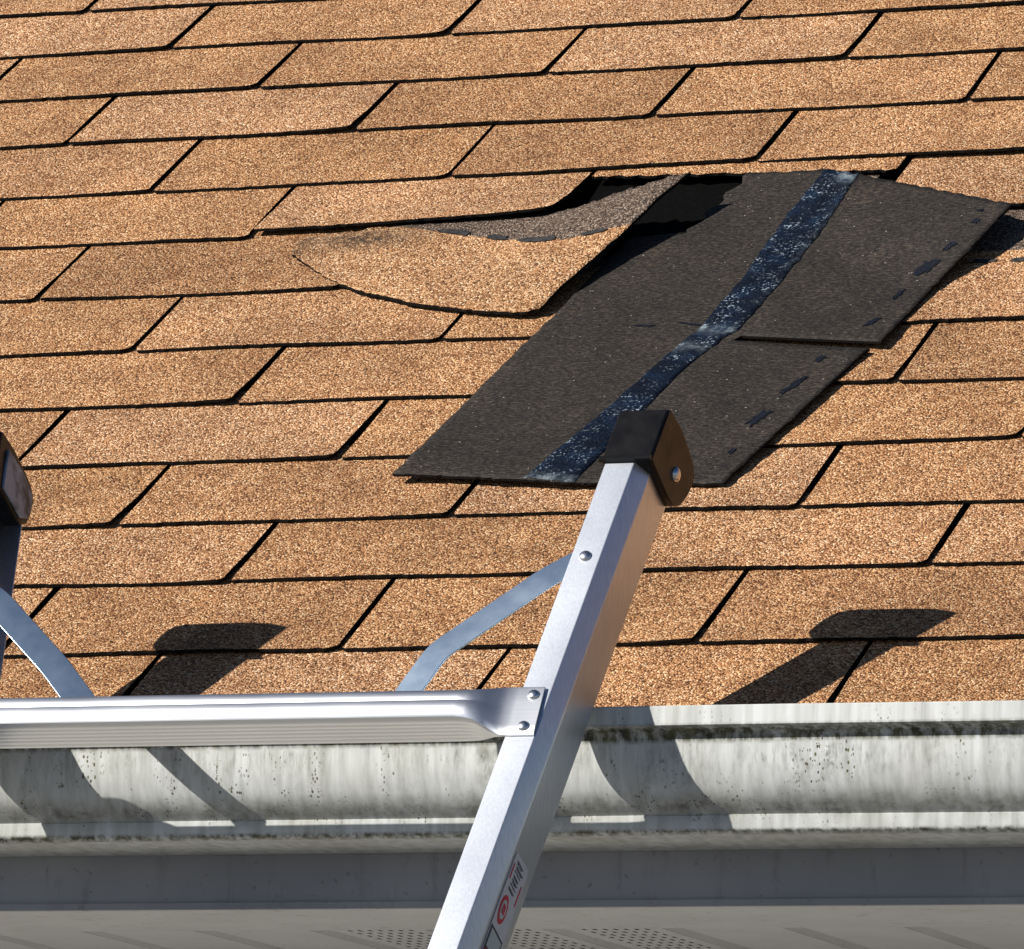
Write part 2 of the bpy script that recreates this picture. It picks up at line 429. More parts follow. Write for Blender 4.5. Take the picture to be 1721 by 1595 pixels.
for k in range(0, 20):
    base, dvk = COURSE[k]
    vlow = E_ * k + dvk
    n0 = int(math.floor((X0 - base) / TAB)); n1 = int(math.ceil((X1 - base) / TAB))
    rnd = random.Random(k * 7 + 1)
    def slot(n):
        return SLOT.get((k, n), base + n * TAB + rnd.uniform(-0.0015, 0.0015))
    slots = {n: slot(n) for n in range(n0, n1 + 1)}
    for n in range(n0, n1):
        seed += 1
        r3 = random.Random(seed)
        a, b = slots[n], slots[n + 1]
        a = max(a, X0); b = min(b, X1)
        gap = r3.uniform(0.0022, 0.0036)
        a += gap; b -= gap
        if b - a < 0.03: continue
        ctr = (a + b) / 2
        vtop = E_ * (k + 1) + COURSE.get(k + 1, (0, 0.003))[1] + 0.035
        kw = dict(curl=r3.choice([0, 0.0006, 0.0012, 0.002]), lift=r3.uniform(0, 0.0012), rc=r3.uniform(0.005, 0.012))
        if k == 7 and 0.0 < ctr < 0.30: continue                 # torn away: layer below shows
        if k == 7 and -0.30 < ctr < 0.0: continue
        if k == 7 and -0.55 < ctr < -0.25: continue              # slipped, lies as torn_shingle
        if k == 8 and -0.39 < ctr < -0.085:                      # only a ragged strip left under the course above
            tab(a, b, E_ * 9 - 0.0190, E_ * 9 + 0.03, seed, lift=0.0, rc=0.004, ragged=0.0010, tilt=-0.020); continue
        if k == 8 and -0.70 < ctr < -0.39:
            o = tab(a, b, vlow + 0.008, vtop, seed, lift=0.010, curl=0.004, rc=0.012); continue
        if k == 9 and -0.54 < ctr < 0.07: kw['lift'] = 0.0050
        tab(a, b, vlow + (r3.uniform(-0.001, 0.001)), vtop, seed, tilt=r3.uniform(-0.0015, 0.0015), **kw)
# exposed upper halves (headlaps) where tabs are missing
def headlap(u0, u1, v0, v1, w0, w1, s):
    rnd = random.Random(s); nu, nv = 24, 5; top = []
    for j in range(nv):
        for i in range(nu):
            a, b = i / (nu - 1), j / (nv - 1)
            top.append(RW(u0 + (u1 - u0) * a, v0 + (v1 - v0) * b, w0 + (w1 - w0) * b + rnd.gauss(0, 0.0001)))
    V, F, M = slab(top, grid_faces(nu, nv), Vector((0, SA * .003, -CA * .003)))
    return mesh_obj('shingle_headlap', V, F, [M_head, M_edge], roof, M)
headlap(-0.70, -0.320, E_ * 7 - 0.002, E_ * 8 + 0.02, -0.0022, -0.0050, 1)
headlap(-0.318, 0.193, E_ * 7 - 0.002, E_ * 8 - 0.075, -0.0022, -0.0036, 4)
headlap(-0.200, 0.193, E_ * 8 - 0.074, E_ * 8 + 0.05, -0.0037, -0.0055, 5)
headlap(0.198, 0.50, E_ * 7 - 0.002, E_ * 8 + 0.05, -0.0022, -0.0055, 2)
headlap(-0.200, -0.106, E_ * 8 - 0.002, E_ * 9 + 0.04, -0.0022, -0.0055, 3)
def dash(parent, pos, du, dvv, rot, mat, s, name='sealant_dash'):
    """flat irregular smear of sealant; pos(du,dv) gives world points"""
    rnd = random.Random(s); n = 14 if name == 'sealant_dash' else 22; top = [pos(0, 0)]
    for i in range(n):
        a = 2 * math.pi * i / n; k = rnd.uniform(0.72, 1.15) if name == 'sealant_dash' else rnd.uniform(0.55, 1.2)
        x = math.copysign(abs(math.cos(a))**0.6, math.cos(a)) * du * k
        y = math.copysign(abs(math.sin(a))**0.8, math.sin(a)) * dvv * k
        x, y = x * math.cos(rot) - y * math.sin(rot), x * math.sin(rot) + y * math.cos(rot)
        top.append(pos(x, y))
    F = [(0, 1 + i, 1 + (i + 1) % n) for i in range(n)]
    V, F, M = slab(top, F, Vector((0, SA * .0005, -CA * .0005)))
    return mesh_obj(name, V, F, mat, parent)
for i, (u, L_) in enumerate(((0.052, 0.013), (0.090, 0.014), (0.130, 0.015), (0.170, 0.013), (0.235, 0.015), (0.275, 0.015))):
    dash(roof, lambda x, y, u=u: RW(u + x, E_ * 7 + 0.0085 + y, -0.0012), L_, 0.0045, 0, M_tar2, 40 + i)

# fascia
V, F = box((X0, 0.020, -0.1405 + H), (X1, 0.042, -0.012 + H))
fascia = mesh_obj('fascia', V, F, M_fascia, house)
V, F = box((X0, 0.0172, -0.1445 + H), (X1, 0.0195, -0.1395 + H))
mesh_obj('fascia_hem', V, F, M_fascia, house)
# soffit: flat trim strip, then lanes with recessed grooves between them
ZS = -0.1415 + H
V, F = box((X0, 0.0200, ZS - 0.0035), (X1, 0.180, ZS))
soffit = mesh_obj('soffit', V, F, M_trim, house)
LANE = 0.1020; x_ref = -0.3465; GR = 0.019
Y0s, Y1s = 0.1805, 0.56
for n in range(-18, 18):
    xa = x_ref + n * LANE
    if xa < X0 or xa + LANE > X1: continue
    V = []; F = []
    perf = n in (0, 1, 2)
    x0, x1, x2, x3, x4 = xa + 0.0003, xa + GR * 0.22, xa + GR * 0.78, xa + GR, xa + LANE - 0.0003
    zg = ZS + 0.009
    def strip(pa, pb, za, zb):
        b = len(V); V.extend([Vector((pa, Y0s, za)), Vector((pb, Y0s, zb)), Vector((pb, Y1s, zb)), Vector((pa, Y1s, za))])
        F.append((b + 3, b + 2, b + 1, b))
    strip(x0, x1, ZS, zg); strip(x1, x2, zg, zg); strip(x2, x3, zg, ZS)
    if not perf:
        strip(x3, x4, ZS, ZS)
    else:
        mx = 0.010; nx = 7; px = (x4 - x3 - 2 * mx) / nx
        strip(x3, x3 + mx, ZS, ZS); strip(x4 - mx, x4, ZS, ZS)
        py = 0.0215; ny = int((Y1s - Y0s - 0.012) / py)
        ya = Y0s + 0.008
        def quad(a, b, c, d):
            i0 = len(V); V.extend([Vector((a, c, ZS)), Vector((b, c, ZS)), Vector((b, d, ZS)), Vector((a, d, ZS))]); F.append((i0 + 3, i0 + 2, i0 + 1, i0))
        quad(x3 + mx, x4 - mx, Y0s, ya); quad(x3 + mx, x4 - mx, ya + ny * py, Y1s)
        for j in range(ny):
            for i in range(nx):
                a, b, c, d = x3 + mx + i * px, x3 + mx + (i + 1) * px, ya + j * py, ya + (j + 1) * py
                ha, hb, hc, hd = a + px * 0.34, b - px * 0.34, c + py * 0.27, d - py * 0.27
                quad(a, b, c, hc); quad(a, b, hd, d); quad(a, ha, hc, hd); quad(hb, b, hc, hd)
    mesh_obj('soffit_panel', V, F, M_soffit, soffit)
# wall below the soffit, lap siding
V = []; F = []
z = 0.15; yw = 0.56
while z < ZS - 0.01:
    z2 = min(z + 0.15, ZS); b = len(V)
    V += [Vector((X0, yw - 0.012, z)), Vector((X1, yw - 0.012, z)), Vector((X1, yw, z2)), Vector((X0, yw, z2)), Vector((X0, yw, z)), Vector((X1, yw, z))]
    F += [(b, b + 1, b + 2, b + 3), (b + 4, b + 5, b + 1, b)]
    z = z2
b = len(V); V += [Vector((X0, yw, 0)), Vector((X1, yw, 0)), Vector((X1, yw, 0.15)), Vector((X0, yw, 0.15))]; F.append((b, b + 1, b + 2, b + 3))
V2, F2 = box((X0, yw + 0.001, 0), (X1, yw + 0.15, ZS + 0.3)); b = len(V); V += V2; F += [tuple(i + b for i in f) for f in F2]
mesh_obj('wall', V, F, M_wall, house)

# ------------------------------------------------------------------ gutter
prof = [(0.0190, -0.014), (0.0190, -0.1010), (-0.0590, -0.0985), (-0.0630, -0.0962), (-0.0640, -0.0945), (-0.0640, -0.0846), (-0.0632, -0.0838),
        (-0.0660, -0.0815), (-0.0725, -0.0760), (-0.0780, -0.0695), (-0.0822, -0.0620), (-0.0850, -0.0540), (-0.0866, -0.0460), (-0.0874, -0.0380),
        (-0.0878, -0.0310), (-0.0884, -0.0270), (-0.0905, -0.0235), (-0.0945, -0.0215), (-0.0988, -0.0206), (-0.1000, -0.0195), (-0.1000, -0.0055), (-0.0990, -0.0045), (-0.0860, -0.0045), (-0.0850, -0.0055), (-0.0850, -0.0130)]
tg = 0.0012; inner = []
for i, (y, z) in enumerate(prof):
    a = prof[max(0, i - 1)]; b = prof[min(len(prof) - 1, i + 1)]
    d = Vector((b[0] - a[0], b[1] - a[1])).normalized()
    inner.append((y + d.y * tg, z - d.x * tg))
loop = prof + inner[::-1]
secs = []
nX = 75
for i in range(nX):
    x = X0 - 0.02 + (X1 - X0 + 0.04) * i / (nX - 1)
    wv = 0.0007 * math.sin(x * 5.1 + 1) + 0.0004 * math.sin(x * 13.7)
    secs.append([Vector((x, y + (wv if y < -0.02 else 0), z + H + (wv * 0.6 if y < -0.02 else 0))) for (y, z) in loop])
V, F = loft(secs)
gut = mesh_obj('gutter', V, F, M_gutter)
fix_normals(gut)
gut.data.polygons.foreach_set('use_smooth', [True] * len(gut.data.polygons))
es = gut.modifiers.new('edge_split', 'EDGE_SPLIT'); es.split_angle = R(32)
tag(gut, 'grimy white metal gutter with algae streaks along the roof edge', 'gutter')

# ------------------------------------------------------------------ overturned loose shingle
LIFT = (0.79, -2.26)                      # foot of a raised point seen at a given place on the roof
def coons(bot, top, lef, rig, s, t):
    b, tp, l, r = interp(bot, s), interp(top, s), interp(lef, t), interp(rig, t)
    c00, c10, c01, c11 = bot[0][1:], bot[-1][1:], top[0][1:], top[-1][1:]
    return tuple((1-t)*b[i] + t*tp[i] + (1-s)*l[i] + s*r[i] - ((1-s)*(1-t)*c00[i] + s*(1-t)*c10[i] + (1-s)*t*c01[i] + s*t*c11[i]) for i in range(len(b)))
Lb = [(0, -0.3573, 0.4771), (0.5, -0.2058, 0.4517), (0.55, -0.193, 0.447), (1, -0.0506, 0.4369)]
Lt = [(0, -0.2900, 1.1330), (0.18, -0.231, 1.1280), (0.40, -0.154, 1.1225), (0.48, -0.125, 1.1110), (1, 0.0457, 1.0213)]
Ll = [(0, -0.3573, 0.4771), (0.37, -0.3320, 0.7180), (0.435, -0.3265, 0.7630), (0.45, -0.3260, 0.7660), (0.77, -0.3042, 0.9817), (1, -0.2900, 1.1330)]
Lr = [(0, -0.0506, 0.4369), (0.435, -0.0008, 0.7085), (0.45, 0.0069, 0.7216), (1, 0.0457, 1.0213)]
def loose_w(s, t):
    w = 0.0058 + 0.0006 * math.sin(t * 21 + s * 3) + 0.0008 * math.sin(t * 6.5 + 1.0)
    w += 0.0020 * mnoise.noise(Vector((s * 2.2, t * 4.5, 1.7))) + 0.0007 * mnoise.noise(Vector((s * 6, t * 11, 5.1)))
    w += 0.0008 * s**4 + 0.013 * s**3 * sstep(0.66, 1.0, t)
    w += 0.004 * sstep(0.25, 0.0, t) * (1 - s)**2
    if s > 0.55: w += 0.0030 * sstep(0.57, 0.45, t) * (1 if t > 0.4425 else 0) * sstep(0.55, 0.7, s)
    w += 0.005 * sstep(0.9, 1.0, t) * math.exp(-((s - 0.42) / 0.12)**2)
    return w
def loose_p(s, t, up=0.0, jit=(0, 0)):
    u, v = coons(Lb, Lt, Ll, Lr, s, t)
    w = loose_w(s, t)
    return RW(u + jit[0] + w * LIFT[0], v + jit[1] + w * LIFT[1], w + up)
S_ = [i / 59 for i in range(60)]
S_ = sorted(set([round(x, 4) for x in S_] + [0.60]))
T_ = sorted(set([round(i / 69, 4) for i in range(70)] + [0.435, 0.45]))
T_ = [x for x in T_ if not (0.435 < x < 0.45) and not (0.43 < x < 0.435)]
js = T_.index(0.435); is_ = S_.index(0.60)
loose = empty('loose_shingle', RW(-0.19, 0.6, 0.002))
tag(loose, 'overturned loose shingle strip, black back with dark sky-tinted tape, lying on the roof', 'shingle')
rnd = random.Random(5); top = []
cut = set()
def tear(u, v):               # upper left corner is torn off along a slanting line
    return -0.2520 + 0.13 * (v - 0.98) + 0.004 * math.sin(v * 150)
def notch(i, j):
    n_ = len(S_)
    return all(q in cut for q in (j * n_ + i, j * n_ + i + 1, (j + 1) * n_ + i, (j + 1) * n_ + i + 1))
for j, tt in enumerate(T_):
    for i, s in enumerate(S_):
        jit = (0, 0)
        if j in (0, len(T_) - 1) or i in (0, len(S_) - 1): jit = (rnd.gauss(0, 0.0006), rnd.gauss(0, 0.0006))
        if j == len(T_) - 1: jit = (jit[0], rnd.gauss(0, 0.0016))
        au, av = coons(Lb, Lt, Ll, Lr, s, tt)
        if av > 0.979 + 0.15 * max(0, -0.25 - au) and au < tear(au, av):
            cut.add(len(top)); jit = (tear(au, av) - au, 0)
        top.append(loose_p(s, tt, 0, jit))
V, F, M = slab(top, grid_faces(len(S_), len(T_), lambda i, j: (j == js and i >= is_) or notch(i, j)), Vector((0, SA * .0023, -CA * .0023)))
sheet = mesh_obj('sheet', V, F, [M_back, M_edge], loose, M)
sheet.data.polygons.foreach_set('use_smooth', [mi == 0 for mi in M])
tl = [(0, 0.408), (0.2, 0.44), (0.33, 0.452), (0.45, 0.462), (0.47, 0.460), (0.62, 0.445), (0.8, 0.405), (1.0, 0.385)]
tr = [(0, 0.575), (0.2, 0.56), (0.33, 0.548), (0.45, 0.568), (0.47, 0.577), (0.62, 0.565), (0.8, 0.538), (1.0, 0.487)]
nt = 72; ns = 8; top = []; bloom = []
rnd = random.Random(9)
for j in range(nt):
    tt = -0.004 + 1.006 * j / (nt - 1)
    a = interp(tl, tt)[0] + rnd.gauss(0, 0.0018); b = interp(tr, tt)[0] + rnd.gauss(0, 0.0018)
    for i in range(ns):
        k = i / (ns - 1)
        wob = 0.0005 * mnoise.noise(Vector((k * 4, tt * 60, 3.3)))
        t2 = min(1.0, max(0, tt)) if 0 < j < nt - 1 else (tt + rnd.gauss(0, 0.006))
        top.append(loose_p(a + (b - a) * k, min(max(t2, 0.002), 1.0), 0.0009 + (wob if 0 < i < ns - 1 else -0.0002)))
        bl = math.exp(-((tt - 0.462) / 0.009)**2) * 0.6 + math.exp(-((tt - 0.405) / 0.01)**2) * 0.25 + (0.9 * sstep(0.955, 1.0, tt) * sstep(0.35, 0.8, k)) + 0.6 * math.exp(-((tt - 0.0) / 0.012)**2) + 0.15 * math.exp(-((k - 1) / 0.10)**2) * sstep(0.45, 0.7, tt)
        bloom.append(min(1, bl))
V, F, M = slab(top, grid_faces(ns, nt), Vector((0, SA * .0007, -CA * .0007)))
tp = mesh_obj('release_tape', V, F, M_tape, loose, smooth=True)
at = tp.data.attributes.new('bloom', 'FLOAT', 'POINT'); at.data.foreach_set('value', bloom + bloom)
for i, (s, tt, du, dvv, ro) in enumerate(((0.945, 0.915, 0.004, 0.007, -0.2), (0.93, 0.955, 0.003, 0.004, 0), (0.940, 0.815, 0.004, 0.012, -0.1), (0.930, 0.735, 0.0075, 0.021, -0.15), (0.925, 0.625, 0.0025, 0.012, -0.1),
                                           (0.925, 0.52, 0.0035, 0.012, -0.3), (0.90, 0.395, 0.004, 0.007, 0), (0.905, 0.31, 0.004, 0.020, -0.15), (0.905, 0.205, 0.0055, 0.018, -0.15), (0.93, 0.10, 0.003, 0.006, 0),
                                           (0.30, 0.47, 0.010, 0.0016, -0.1), (0.42, 0.475, 0.014, 0.0018, -0.15))):
    dash(loose, lambda x, y, s=s, tt=tt: loose_p(min(0.992, s + x / 0.33), tt + y / 0.64, 0.0007), du, dvv, ro, M_tar, 70 + i, 'sealant_smear')

# ------------------------------------------------------------------ torn, slipped shingle left of it
Tb = arc_param([(-0.6369, 0.980, 0.0030), (-0.5823, 0.9194, 0.0035), (-0.5379, 0.8852, 0.0050), (-0.4668, 0.8477, 0.0065), (-0.402, 0.8259, 0.0075), (-0.3596, 0.8182, 0.0085), (-0.3480, 0.8185, 0.0090), (-0.3400, 0.8240, 0.0095)])
Tr = arc_param([(-0.3400, 0.8240, 0.0095), (-0.3317, 0.889, 0.0160), (-0.3124, 0.9894, 0.0260), (-0.3015, 1.065, 0.0370), (-0.2884, 1.1255, 0.0440)])
Tt = arc_param([(-0.640, 1.012, 0.0010), (-0.575, 1.030, 0.0020), (-0.5100, 1.040, 0.0025), (-0.45, 1.046, 0.0030), (-0.405, 1.048, 0.0050), (-0.385, 1.056, 0.0120), (-0.3690, 1.0670, 0.0180), (-0.3398, 1.0945, 0.0290), (-0.3063, 1.118, 0.0400), (-0.2884, 1.1255, 0.0440)])
Tl = arc_param([(-0.6369, 0.980, 0.0030), (-0.640, 1.012, 0.0010)])
nu, nv = 72, 26; top = []; head = []; worn = []
rnd = random.Random(21)
dl = [(-0.70, 1.05), (-0.54, 1.0300), (-0.5014, 1.0160), (-0.4269, 0.988), (-0.3674, 0.982), (-0.3229, 1.004), (-0.28, 1.03)]
for j in range(nv):
    for i in range(nu):
        s, tt = i / (nu - 1), j / (nv - 1)
        u, v, w = coons(Tb, Tt, Tl, Tr, s, tt)
        bulge = 0.0030 * math.sin(math.pi * tt) * math.sin(math.pi * min(1, s * 1.1)) if s > 0 else 0
        w += bulge
        ju, jv = (rnd.gauss(0, 0.0007), rnd.gauss(0, 0.0007)) if (i in (0, nu - 1) or j == 0) else ((rnd.gauss(0, 0.0010), rnd.gauss(0, 0.0024)) if j == nv - 1 else (0, 0))
        head.append(sstep(-0.006, 0.006, v - interp(dl, u)[0]))
        worn.append(1.0 * math.exp(-(((u + 0.575) / 0.05)**2 + ((v - 1.005) / 0.022)**2)) + 0.55 * math.exp(-((s - 0.0) / 0.05)**2))
        top.append(RW(u + ju + w * LIFT[0], v + jv + w * LIFT[1], w))
V, F, M = slab(top, grid_faces(nu, nv), Vector((0, SA * .0030, -CA * .0030)))
torn = empty('torn_shingle', RW(-0.46, 0.88, 0.0))
tag(torn, 'torn tan shingle tab slipped down and curling up beside the black strip', 'shingle')
ts_ = mesh_obj('tab', V, F, [M_torn, M_edge], torn, M)
ts_.data.polygons.foreach_set('use_smooth', [mi == 0 for mi in M])
for nme, dat in (('headlap', head), ('worn', worn)):
    a_ = ts_.data.attributes.new(nme, 'FLOAT', 'POINT'); a_.data.foreach_set('value', dat + dat)
def torn_near(u, v):          # point of the torn sheet seen over roof place (u, v)
    best = None
    for j in range(nv):
        for i in range(nu):
            a_ = coons(Tb, Tt, Tl, Tr, i / (nu - 1), j / (nv - 1))
            d = (a_[0] - u)**2 + (a_[1] - v)**2
            if best is None or d < best[0]: best = (d, i / (nu - 1), j / (nv - 1))
    return best[1], best[2]
def torn_p(s, tt, up):
    u, v, w = coons(Tb, Tt, Tl, Tr, s, tt)
    w += 0.0030 * math.sin(math.pi * tt) * math.sin(math.pi * min(1, s * 1.1))
    return RW(u + w * LIFT[0], v + w * LIFT[1], w + up)
for i, (u, v, du, dvv, ro) in enumerate(((-0.485, 1.0085, 0.020, 0.0050, -0.35), (-0.435, 0.9895, 0.012, 0.0050, -0.25), (-0.392, 0.981, 0.019, 0.0048, 0.05), (-0.345, 0.993, 0.014, 0.0045, 0.40))):
    s0, t0 = torn_near(u, v)
    e = 0.01
    p0 = Vector(coons(Tb, Tt, Tl, Tr, s0, t0)[:2]); ps = (Vector(coons(Tb, Tt, Tl, Tr, s0 + e, t0)[:2]) - p0) / e; pt = (Vector(coons(Tb, Tt, Tl, Tr, s0, t0 + e)[:2]) - p0) / e
    det = ps.x * pt.y - ps.y * pt.x
    def pos(x, y, s0=s0, t0=t0, ps=ps, pt=pt, det=det):
        return torn_p(s0 + (x * pt.y - y * pt.x) / det, t0 + (ps.x * y - ps.y * x) / det, 0.0013)
    dash(torn, pos, du, dvv, ro, M_tar2, 90 + i)

# ------------------------------------------------------------------ ladder
lad = empty('ladder', (-0.23, LW(0, -2.77, 0.03).y, 0))
tag(lad, 'aluminium ladder with black end caps leaning on the gutter', 'ladder')
LTOP = 0.226
def rail(path, sgn, wb=0.0205):
    """C channel lofted along path of (l, x); sgn +1: web on the +x side"""
    w, ch, cd, D, th = 0.0245, 0.0080, 0.0160, DEPTH, 0.0022
    outer = [(-w, 0), (-0.0006, 0), (0, 0.0006), (ch - 0.0006, cd - 0.001), (ch, cd + 0.0015), (ch, D - 0.0025), (ch - 0.0025, D), (-wb, D)]
    inn = [(-wb, D - th), (ch - 0.004, D - th), (ch - th, D - 0.004), (ch - th, cd + 0.002), (-0.0012, th), (-w, th)]
    lp = outer + inn
    secs = []
    for (l, x) in path:
        secs.append([LW(x + sgn * a, l, d) for (a, d) in lp])
    V, F = loft(secs)
    o = mesh_obj('rail', V, F, M_alu, lad)
    fix_normals(o)
    return bevel(o, 0.0006, 1, 25)
def xr(l): return 0.0064 + 0.0945 * (l if l > -0.45 else -0.45)          # front outer corner of right rail
def xl(l): return -0.5215 - 0.150 * (l if l > -0.45 else -0.45)          # front outer corner of left rail
path = [-2.745, -0.45, -0.2, 0.0, LTOP]
rail([(l, xr(l)) for l in path], 1)
rail([(l, xl(l)) for l in path[:-1] + [0.1925]], -1, 0.0325)

def disc_dome(c, nrm, r, h, name, mat, parent):
    nrm = Vector(nrm).normalized()
    a = nrm.orthogonal().normalized(); b = nrm.cross(a)
    V = []; F = []; n = 20
    rings = [(1.0, -0.3), (1.0, 0.15), (0.94, 0.42), (0.75, 0.75), (0.42, 0.95)]
    for (k, z) in rings:
        for i in range(n):
            t_ = 2 * math.pi * i / n
            V.append(Vector(c) + (a * math.cos(t_) + b * math.sin(t_)) * r * k + nrm * h * z)
    V.append(Vector(c) + nrm * h); top_i = len(V) - 1
    for k in range(len(rings) - 1):
        for i in range(n):
            j = (i + 1) % n
            F.append((k*n + i, k*n + j, (k+1)*n + j, (k+1)*n + i))
    for i in range(n): F.append(((len(rings)-1)*n + i, (len(rings)-1)*n + (i+1) % n, top_i))
    o = mesh_obj(name, V, F, mat, parent, smooth=True)
    fix_normals(o)
    return o

def cap_(xf, sgn, mat, inner=-0.0275):
    prof = [(0.1900, -0.0030), (0.2390, -0.0030), (0.2425, 0.0010), (0.2455, 0.0265), (0.2440, 0.0520), (0.2408, 0.0740), (0.2360, 0.0830), (0.2290, 0.0855), (0.2160, 0.0835), (0.2010, 0.0765), (0.1905, 0.0610), (0.1890, 0.0450)]
    kx = [(inner, 0.0030, 0.90), (inner + 0.0013, 0.0, 1.0), (0.0122, 0.0, 1.0), (0.0142, 0.0030, 0.93)]
    c = (sum(p[0] for p in prof) / len(prof), sum(p[1] for p in prof) / len(prof))
    secs = []
    for (x, _, k) in kx:
        prof_ = [(l, d if d < 0.03 else 0.03 + (d - 0.03) * 0.84) for (l, d) in prof]
        secs.append([LW(xf(l) + sgn * x, c[0] + (l - c[0]) * (1 - (1 - k) * 0.5), c[1] + (d - c[1]) * (1 - (1 - k) * 0.5)) for (l, d) in prof_])
    V, F = loft(secs)
    o = mesh_obj('end_cap', V, F, mat, lad); fix_normals(o)
    bevel(o, 0.0011, 2, 28)
    # raised rim along the front lower edge of the cap
    V = []; F = []
    sec = []
    for x in (inner - 0.001, 0.0138):
        sec.append([LW(xf(0.19) + sgn * x, 0.1895 + a, -0.0032 - b) for a, b in ((0, -0.002), (0, 0.0012), (0.0012, 0.0020), (0.0028, 0.0020), (0.004, 0.0008), (0.004, -0.002))])
    V, F = loft(sec)
    rim = mesh_obj('rim', V, F, mat, o, smooth=False); fix_normals(rim)
    return o
cr_ = cap_(xr, 1, M_plastic)
cl_ = cap_(xl, -1, M_plastic, -0.0320)
disc_dome(LW(xr(0.212) + 0.0142, 0.2120, 0.0430), (1, 0, 0), 0.0062, 0.0035, 'bolt', M_rivet, cr_)
# rubber pad inside the left cap, facing the frame
pr = [(0.1935, 0.012), (0.2330, 0.012), (0.2360, 0.050), (0.2300, 0.076), (0.2160, 0.0775), (0.2030, 0.071), (0.1940, 0.056)]
V, F = loft([[LW(xl(l) + x, l, d if d < 0.03 else 0.03 + (d - 0.03) * 0.84) for (l, d) in pr] for x in (0.0310, 0.0342)])
o = mesh_obj('rubber_pad', V, F, M_rubber, cl_); fix_normals(o); bevel(o, 0.001, 2)

def rung(l0, first):
    """hollow ribbed rung; its ends are pressed flat and riveted to the front faces of the rails"""
    la = l0
    def box_sec():
        # (l, n) n = forward of the front plane ; ribbed underside
        s = [(0.0125, -0.0190), (0.0135, 0.0100), (0.0120, 0.0138), (0.0100, 0.0150), (0.0030, 0.0155), (0.0020, 0.0150), (0.0010, 0.0155), (-0.0090, 0.0150), (-0.0120, 0.0125)]
        for i in range(6):
            n0 = 0.0085 - i * 0.0045
            s += [(-0.0125, n0), (-0.01262, n0 - 0.0012), (-0.01262, n0 - 0.0028), (-0.0125, n0 - 0.0038)]
        s += [(-0.0120, -0.0190)]
        return s
    def flat_sec(h, n):
        b = box_sec(); L_ = [p[0] for p in b]
        out = []
        m_ = len(b)
        for i, (l, nn) in enumerate(b):
            if i <= 3: f = (h * (0.98, 1.0, 0.99, 0.9)[i], n * (0.2, 0.6, 0.9, 1.0)[i])
            elif i <= 8: f = (h * (0.35, 0.2, 0.1, -0.6, -0.92)[i - 4], n)
            else:
                k = (i - 9) / (m_ - 10); f = (-h, n * (0.7 - 0.6 * k))
            out.append(f)
        return out
    B = box_sec(); FL = flat_sec(0.0225, 0.0028)
    a, b = xl(l0) + 0.0060, xr(l0) - 0.0030
    if True:
        st = [(a, 1.0), (a + 0.020, 1.0), (a + 0.028, 0.97), (a + 0.034, 0.82), (a + 0.041, 0.50), (a + 0.048, 0.20), (a + 0.056, 0.05), (a + 0.064, 0.0)]
        mid = [a + 0.064 + (b - a - 0.128) * k / 6 for k in range(1, 6)]
        st2 = [(x, 0.0) for x in mid] + [(b - (x - a), k) for (x, k) in reversed(st)]
    secs = []
    for (x, k) in st + st2:
        k2 = k
        secs.append([LW(x, la + p[0] * (1 - k2) + q[0] * k2, -(p[1] * (1 - k2) + q[1] * k2)) for p, q in zip(B, FL)])
    V, F = loft(secs)
    o = mesh_obj('rung', V, F, M_rung, lad, smooth=True); fix_normals(o)
    es_ = o.modifiers.new('edge_split', 'EDGE_SPLIT'); es_.split_angle = R(38)
    for sx, xf in ((1, xr), (-1, xl)):
        for dl_ in (0.0145, -0.0150):
            disc_dome(LW(xf(l0) - sx * (0.0105 if dl_ > 0 else 0.0125), l0 + dl_, -0.0028), -NV, 0.0046, 0.0028, 'rivet', M_rivet, o)
    return o
LR = -0.0525
for i in range(9):
    rung(LR - 0.3 * i, i == 0)

def strap(pts, width, name='brace', tw=0.0):
    """bent flat bar through ladder points (x, l, d); twisted a little about its length"""
    P = [LW(*p) for p in pts]
    # smooth the bends
    Q = [P[0]]
    for a, b, c in zip(P, P[1:], P[2:]):
        d0 = (a - b); d1 = (c - b); r = min(d0.length, d1.length, 0.018) * 0.5
        p0 = b + d0.normalized() * r; p1 = b + d1.normalized() * r
        for k in range(7):
            t_ = k / 6; Q.append(p0 * (1 - t_)**2 + b * 2 * t_ * (1 - t_) + p1 * t_**2)
    Q.append(P[-1])
    secs = []
    for i, q in enumerate(Q):
        tg_ = (Q[min(i + 1, len(Q) - 1)] - Q[max(0, i - 1)]).normalized()
        n = (-NV - tg_ * (-NV).dot(tg_)).normalized()
        n = Matrix.Rotation(tw, 3, tg_) @ n
        s = tg_.cross(n)
        h = 0.0011
        secs.append([q + s * width / 2 + n * h, q + s * width / 2 - n * h, q - s * width / 2 - n * h, q - s * width / 2 + n * h])
    V, F = loft(secs)
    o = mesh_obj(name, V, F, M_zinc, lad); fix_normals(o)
    return bevel(o, 0.0005, 1, 40)
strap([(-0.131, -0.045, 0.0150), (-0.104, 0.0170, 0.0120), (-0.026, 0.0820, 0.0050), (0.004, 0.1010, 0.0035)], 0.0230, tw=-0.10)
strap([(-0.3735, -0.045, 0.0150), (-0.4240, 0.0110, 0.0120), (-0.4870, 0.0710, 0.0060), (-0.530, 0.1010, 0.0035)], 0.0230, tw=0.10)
disc_dome(LW(0.0030, 0.0975, 0.0), -NV, 0.0050, 0.0030, 'rivet', M_rivet, lad)
disc_dome(LW(-0.5235, 0.0975, 0.0), -NV, 0.0050, 0.0030, 'rivet', M_rivet, lad)

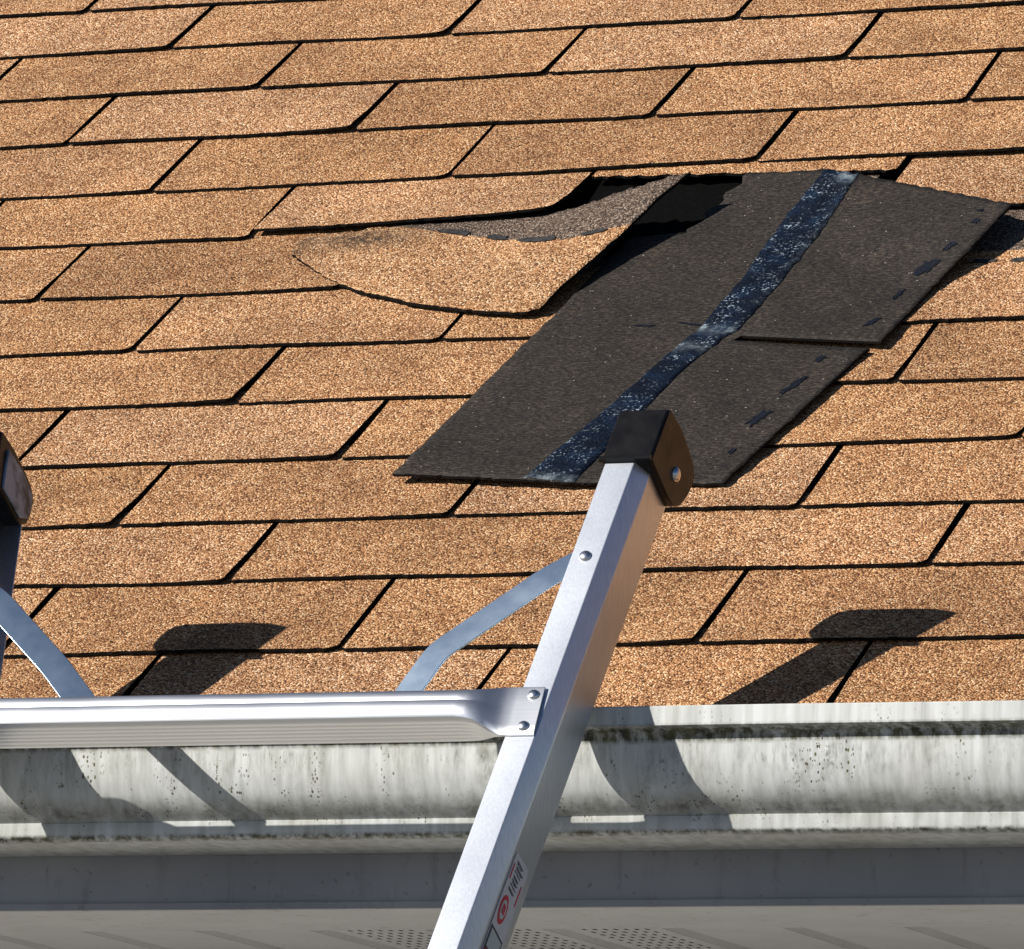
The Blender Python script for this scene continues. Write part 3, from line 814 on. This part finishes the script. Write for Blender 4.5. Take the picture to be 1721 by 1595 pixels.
# printed sticker on the outer side of the right rail
def on_web(l, d, up):
    return LW(xr(l) + 0.0080 + up, l, d)
def decal(poly, up, name, mat, parent):
    V = [on_web(l, d, up + 0.00025) for (l, d) in poly] + [on_web(l, d, up) for (l, d) in poly]
    n = len(poly)
    F = [tuple(range(n)), tuple(reversed(range(n, 2 * n)))] + [(i, n + i, n + (i + 1) % n, (i + 1) % n) for i in range(n)]
    o = mesh_obj(name, V, F, mat, parent); fix_normals(o)
    return o
stk = decal([(-0.168, 0.0205), (-0.1665, 0.0450), (-0.169, 0.0475), (-0.262, 0.0475), (-0.264, 0.0450), (-0.264, 0.0195), (-0.171, 0.0195)], 0.0004, 'sticker', M_stick, lad)
def ring(lc, dc, rl, rd, k, n=22):
    return [(lc + rl * k * math.cos(2 * math.pi * i / n), dc + rd * k * math.sin(2 * math.pi * i / n)) for i in range(n)]
decal(ring(-0.2145, 0.0290, 0.0125, 0.0072, 1.0), 0.0007, 'red_ring', M_red, stk)
decal(ring(-0.2145, 0.0290, 0.0125, 0.0072, 0.66), 0.0010, 'ring_centre', M_pale, stk)
decal([(-0.2105, 0.0265), (-0.2105, 0.0315), (-0.2185, 0.0315), (-0.2185, 0.0295), (-0.2125, 0.0295), (-0.2125, 0.0285), (-0.2185, 0.0285), (-0.2185, 0.0265)], 0.0013, 'ring_mark', M_red, stk)
rs = random.Random(77)
lq = -0.1720
for i in range(7):            # illegible dark print, letter-sized marks
    hgt = rs.uniform(0.0025, 0.0034); d0 = 0.0258 + rs.uniform(-0.001, 0.001); d1 = 0.0400 + rs.uniform(-0.003, 0.001)
    decal([(lq, d0), (lq - 0.0004, d1), (lq - 0.0013, d1), (lq - 0.0010, d0)], 0.0007, 'print_stroke', M_ink, stk)
    if i % 3 != 2: decal([(lq - hgt * 0.62, d0 + 0.001), (lq - hgt * 0.70, d1 - 0.002), (lq - hgt * 0.92, d1 - 0.002), (lq - hgt * 0.85, d0 + 0.001)], 0.0007, 'print_stroke', M_ink, stk)
    dm = rs.choice((d0 + 0.001, (d0 + d1) / 2, d1 - 0.002))
    decal([(lq - 0.0012, dm), (lq - 0.0012, dm + 0.0016), (lq - hgt * 0.6, dm + 0.0018), (lq - hgt * 0.6, dm + 0.0002)], 0.0007, 'print_stroke', M_ink, stk)
    lq -= hgt + 0.0011
decal([(-0.1770, 0.0212), (-0.1770, 0.0228), (-0.1905, 0.0228), (-0.1905, 0.0212)], 0.0007, 'red_line', M_red, stk)
decal([(-0.1830, 0.0435), (-0.1830, 0.0450), (-0.2010, 0.0450), (-0.2010, 0.0435)], 0.0007, 'red_line', M_red, stk)
decal([(-0.2330, 0.0205), (-0.2330, 0.0460), (-0.2620, 0.0460), (-0.2620, 0.0205)], 0.0007, 'panel_frame', M_ink, stk)
decal([(-0.2355, 0.0225), (-0.2355, 0.0440), (-0.2510, 0.0440), (-0.2510, 0.0225)], 0.0010, 'panel', M_pale, stk)
decal([(-0.2530, 0.0225), (-0.2530, 0.0440), (-0.2600, 0.0440), (-0.2600, 0.0225)], 0.0010, 'red_panel', M_red, stk)
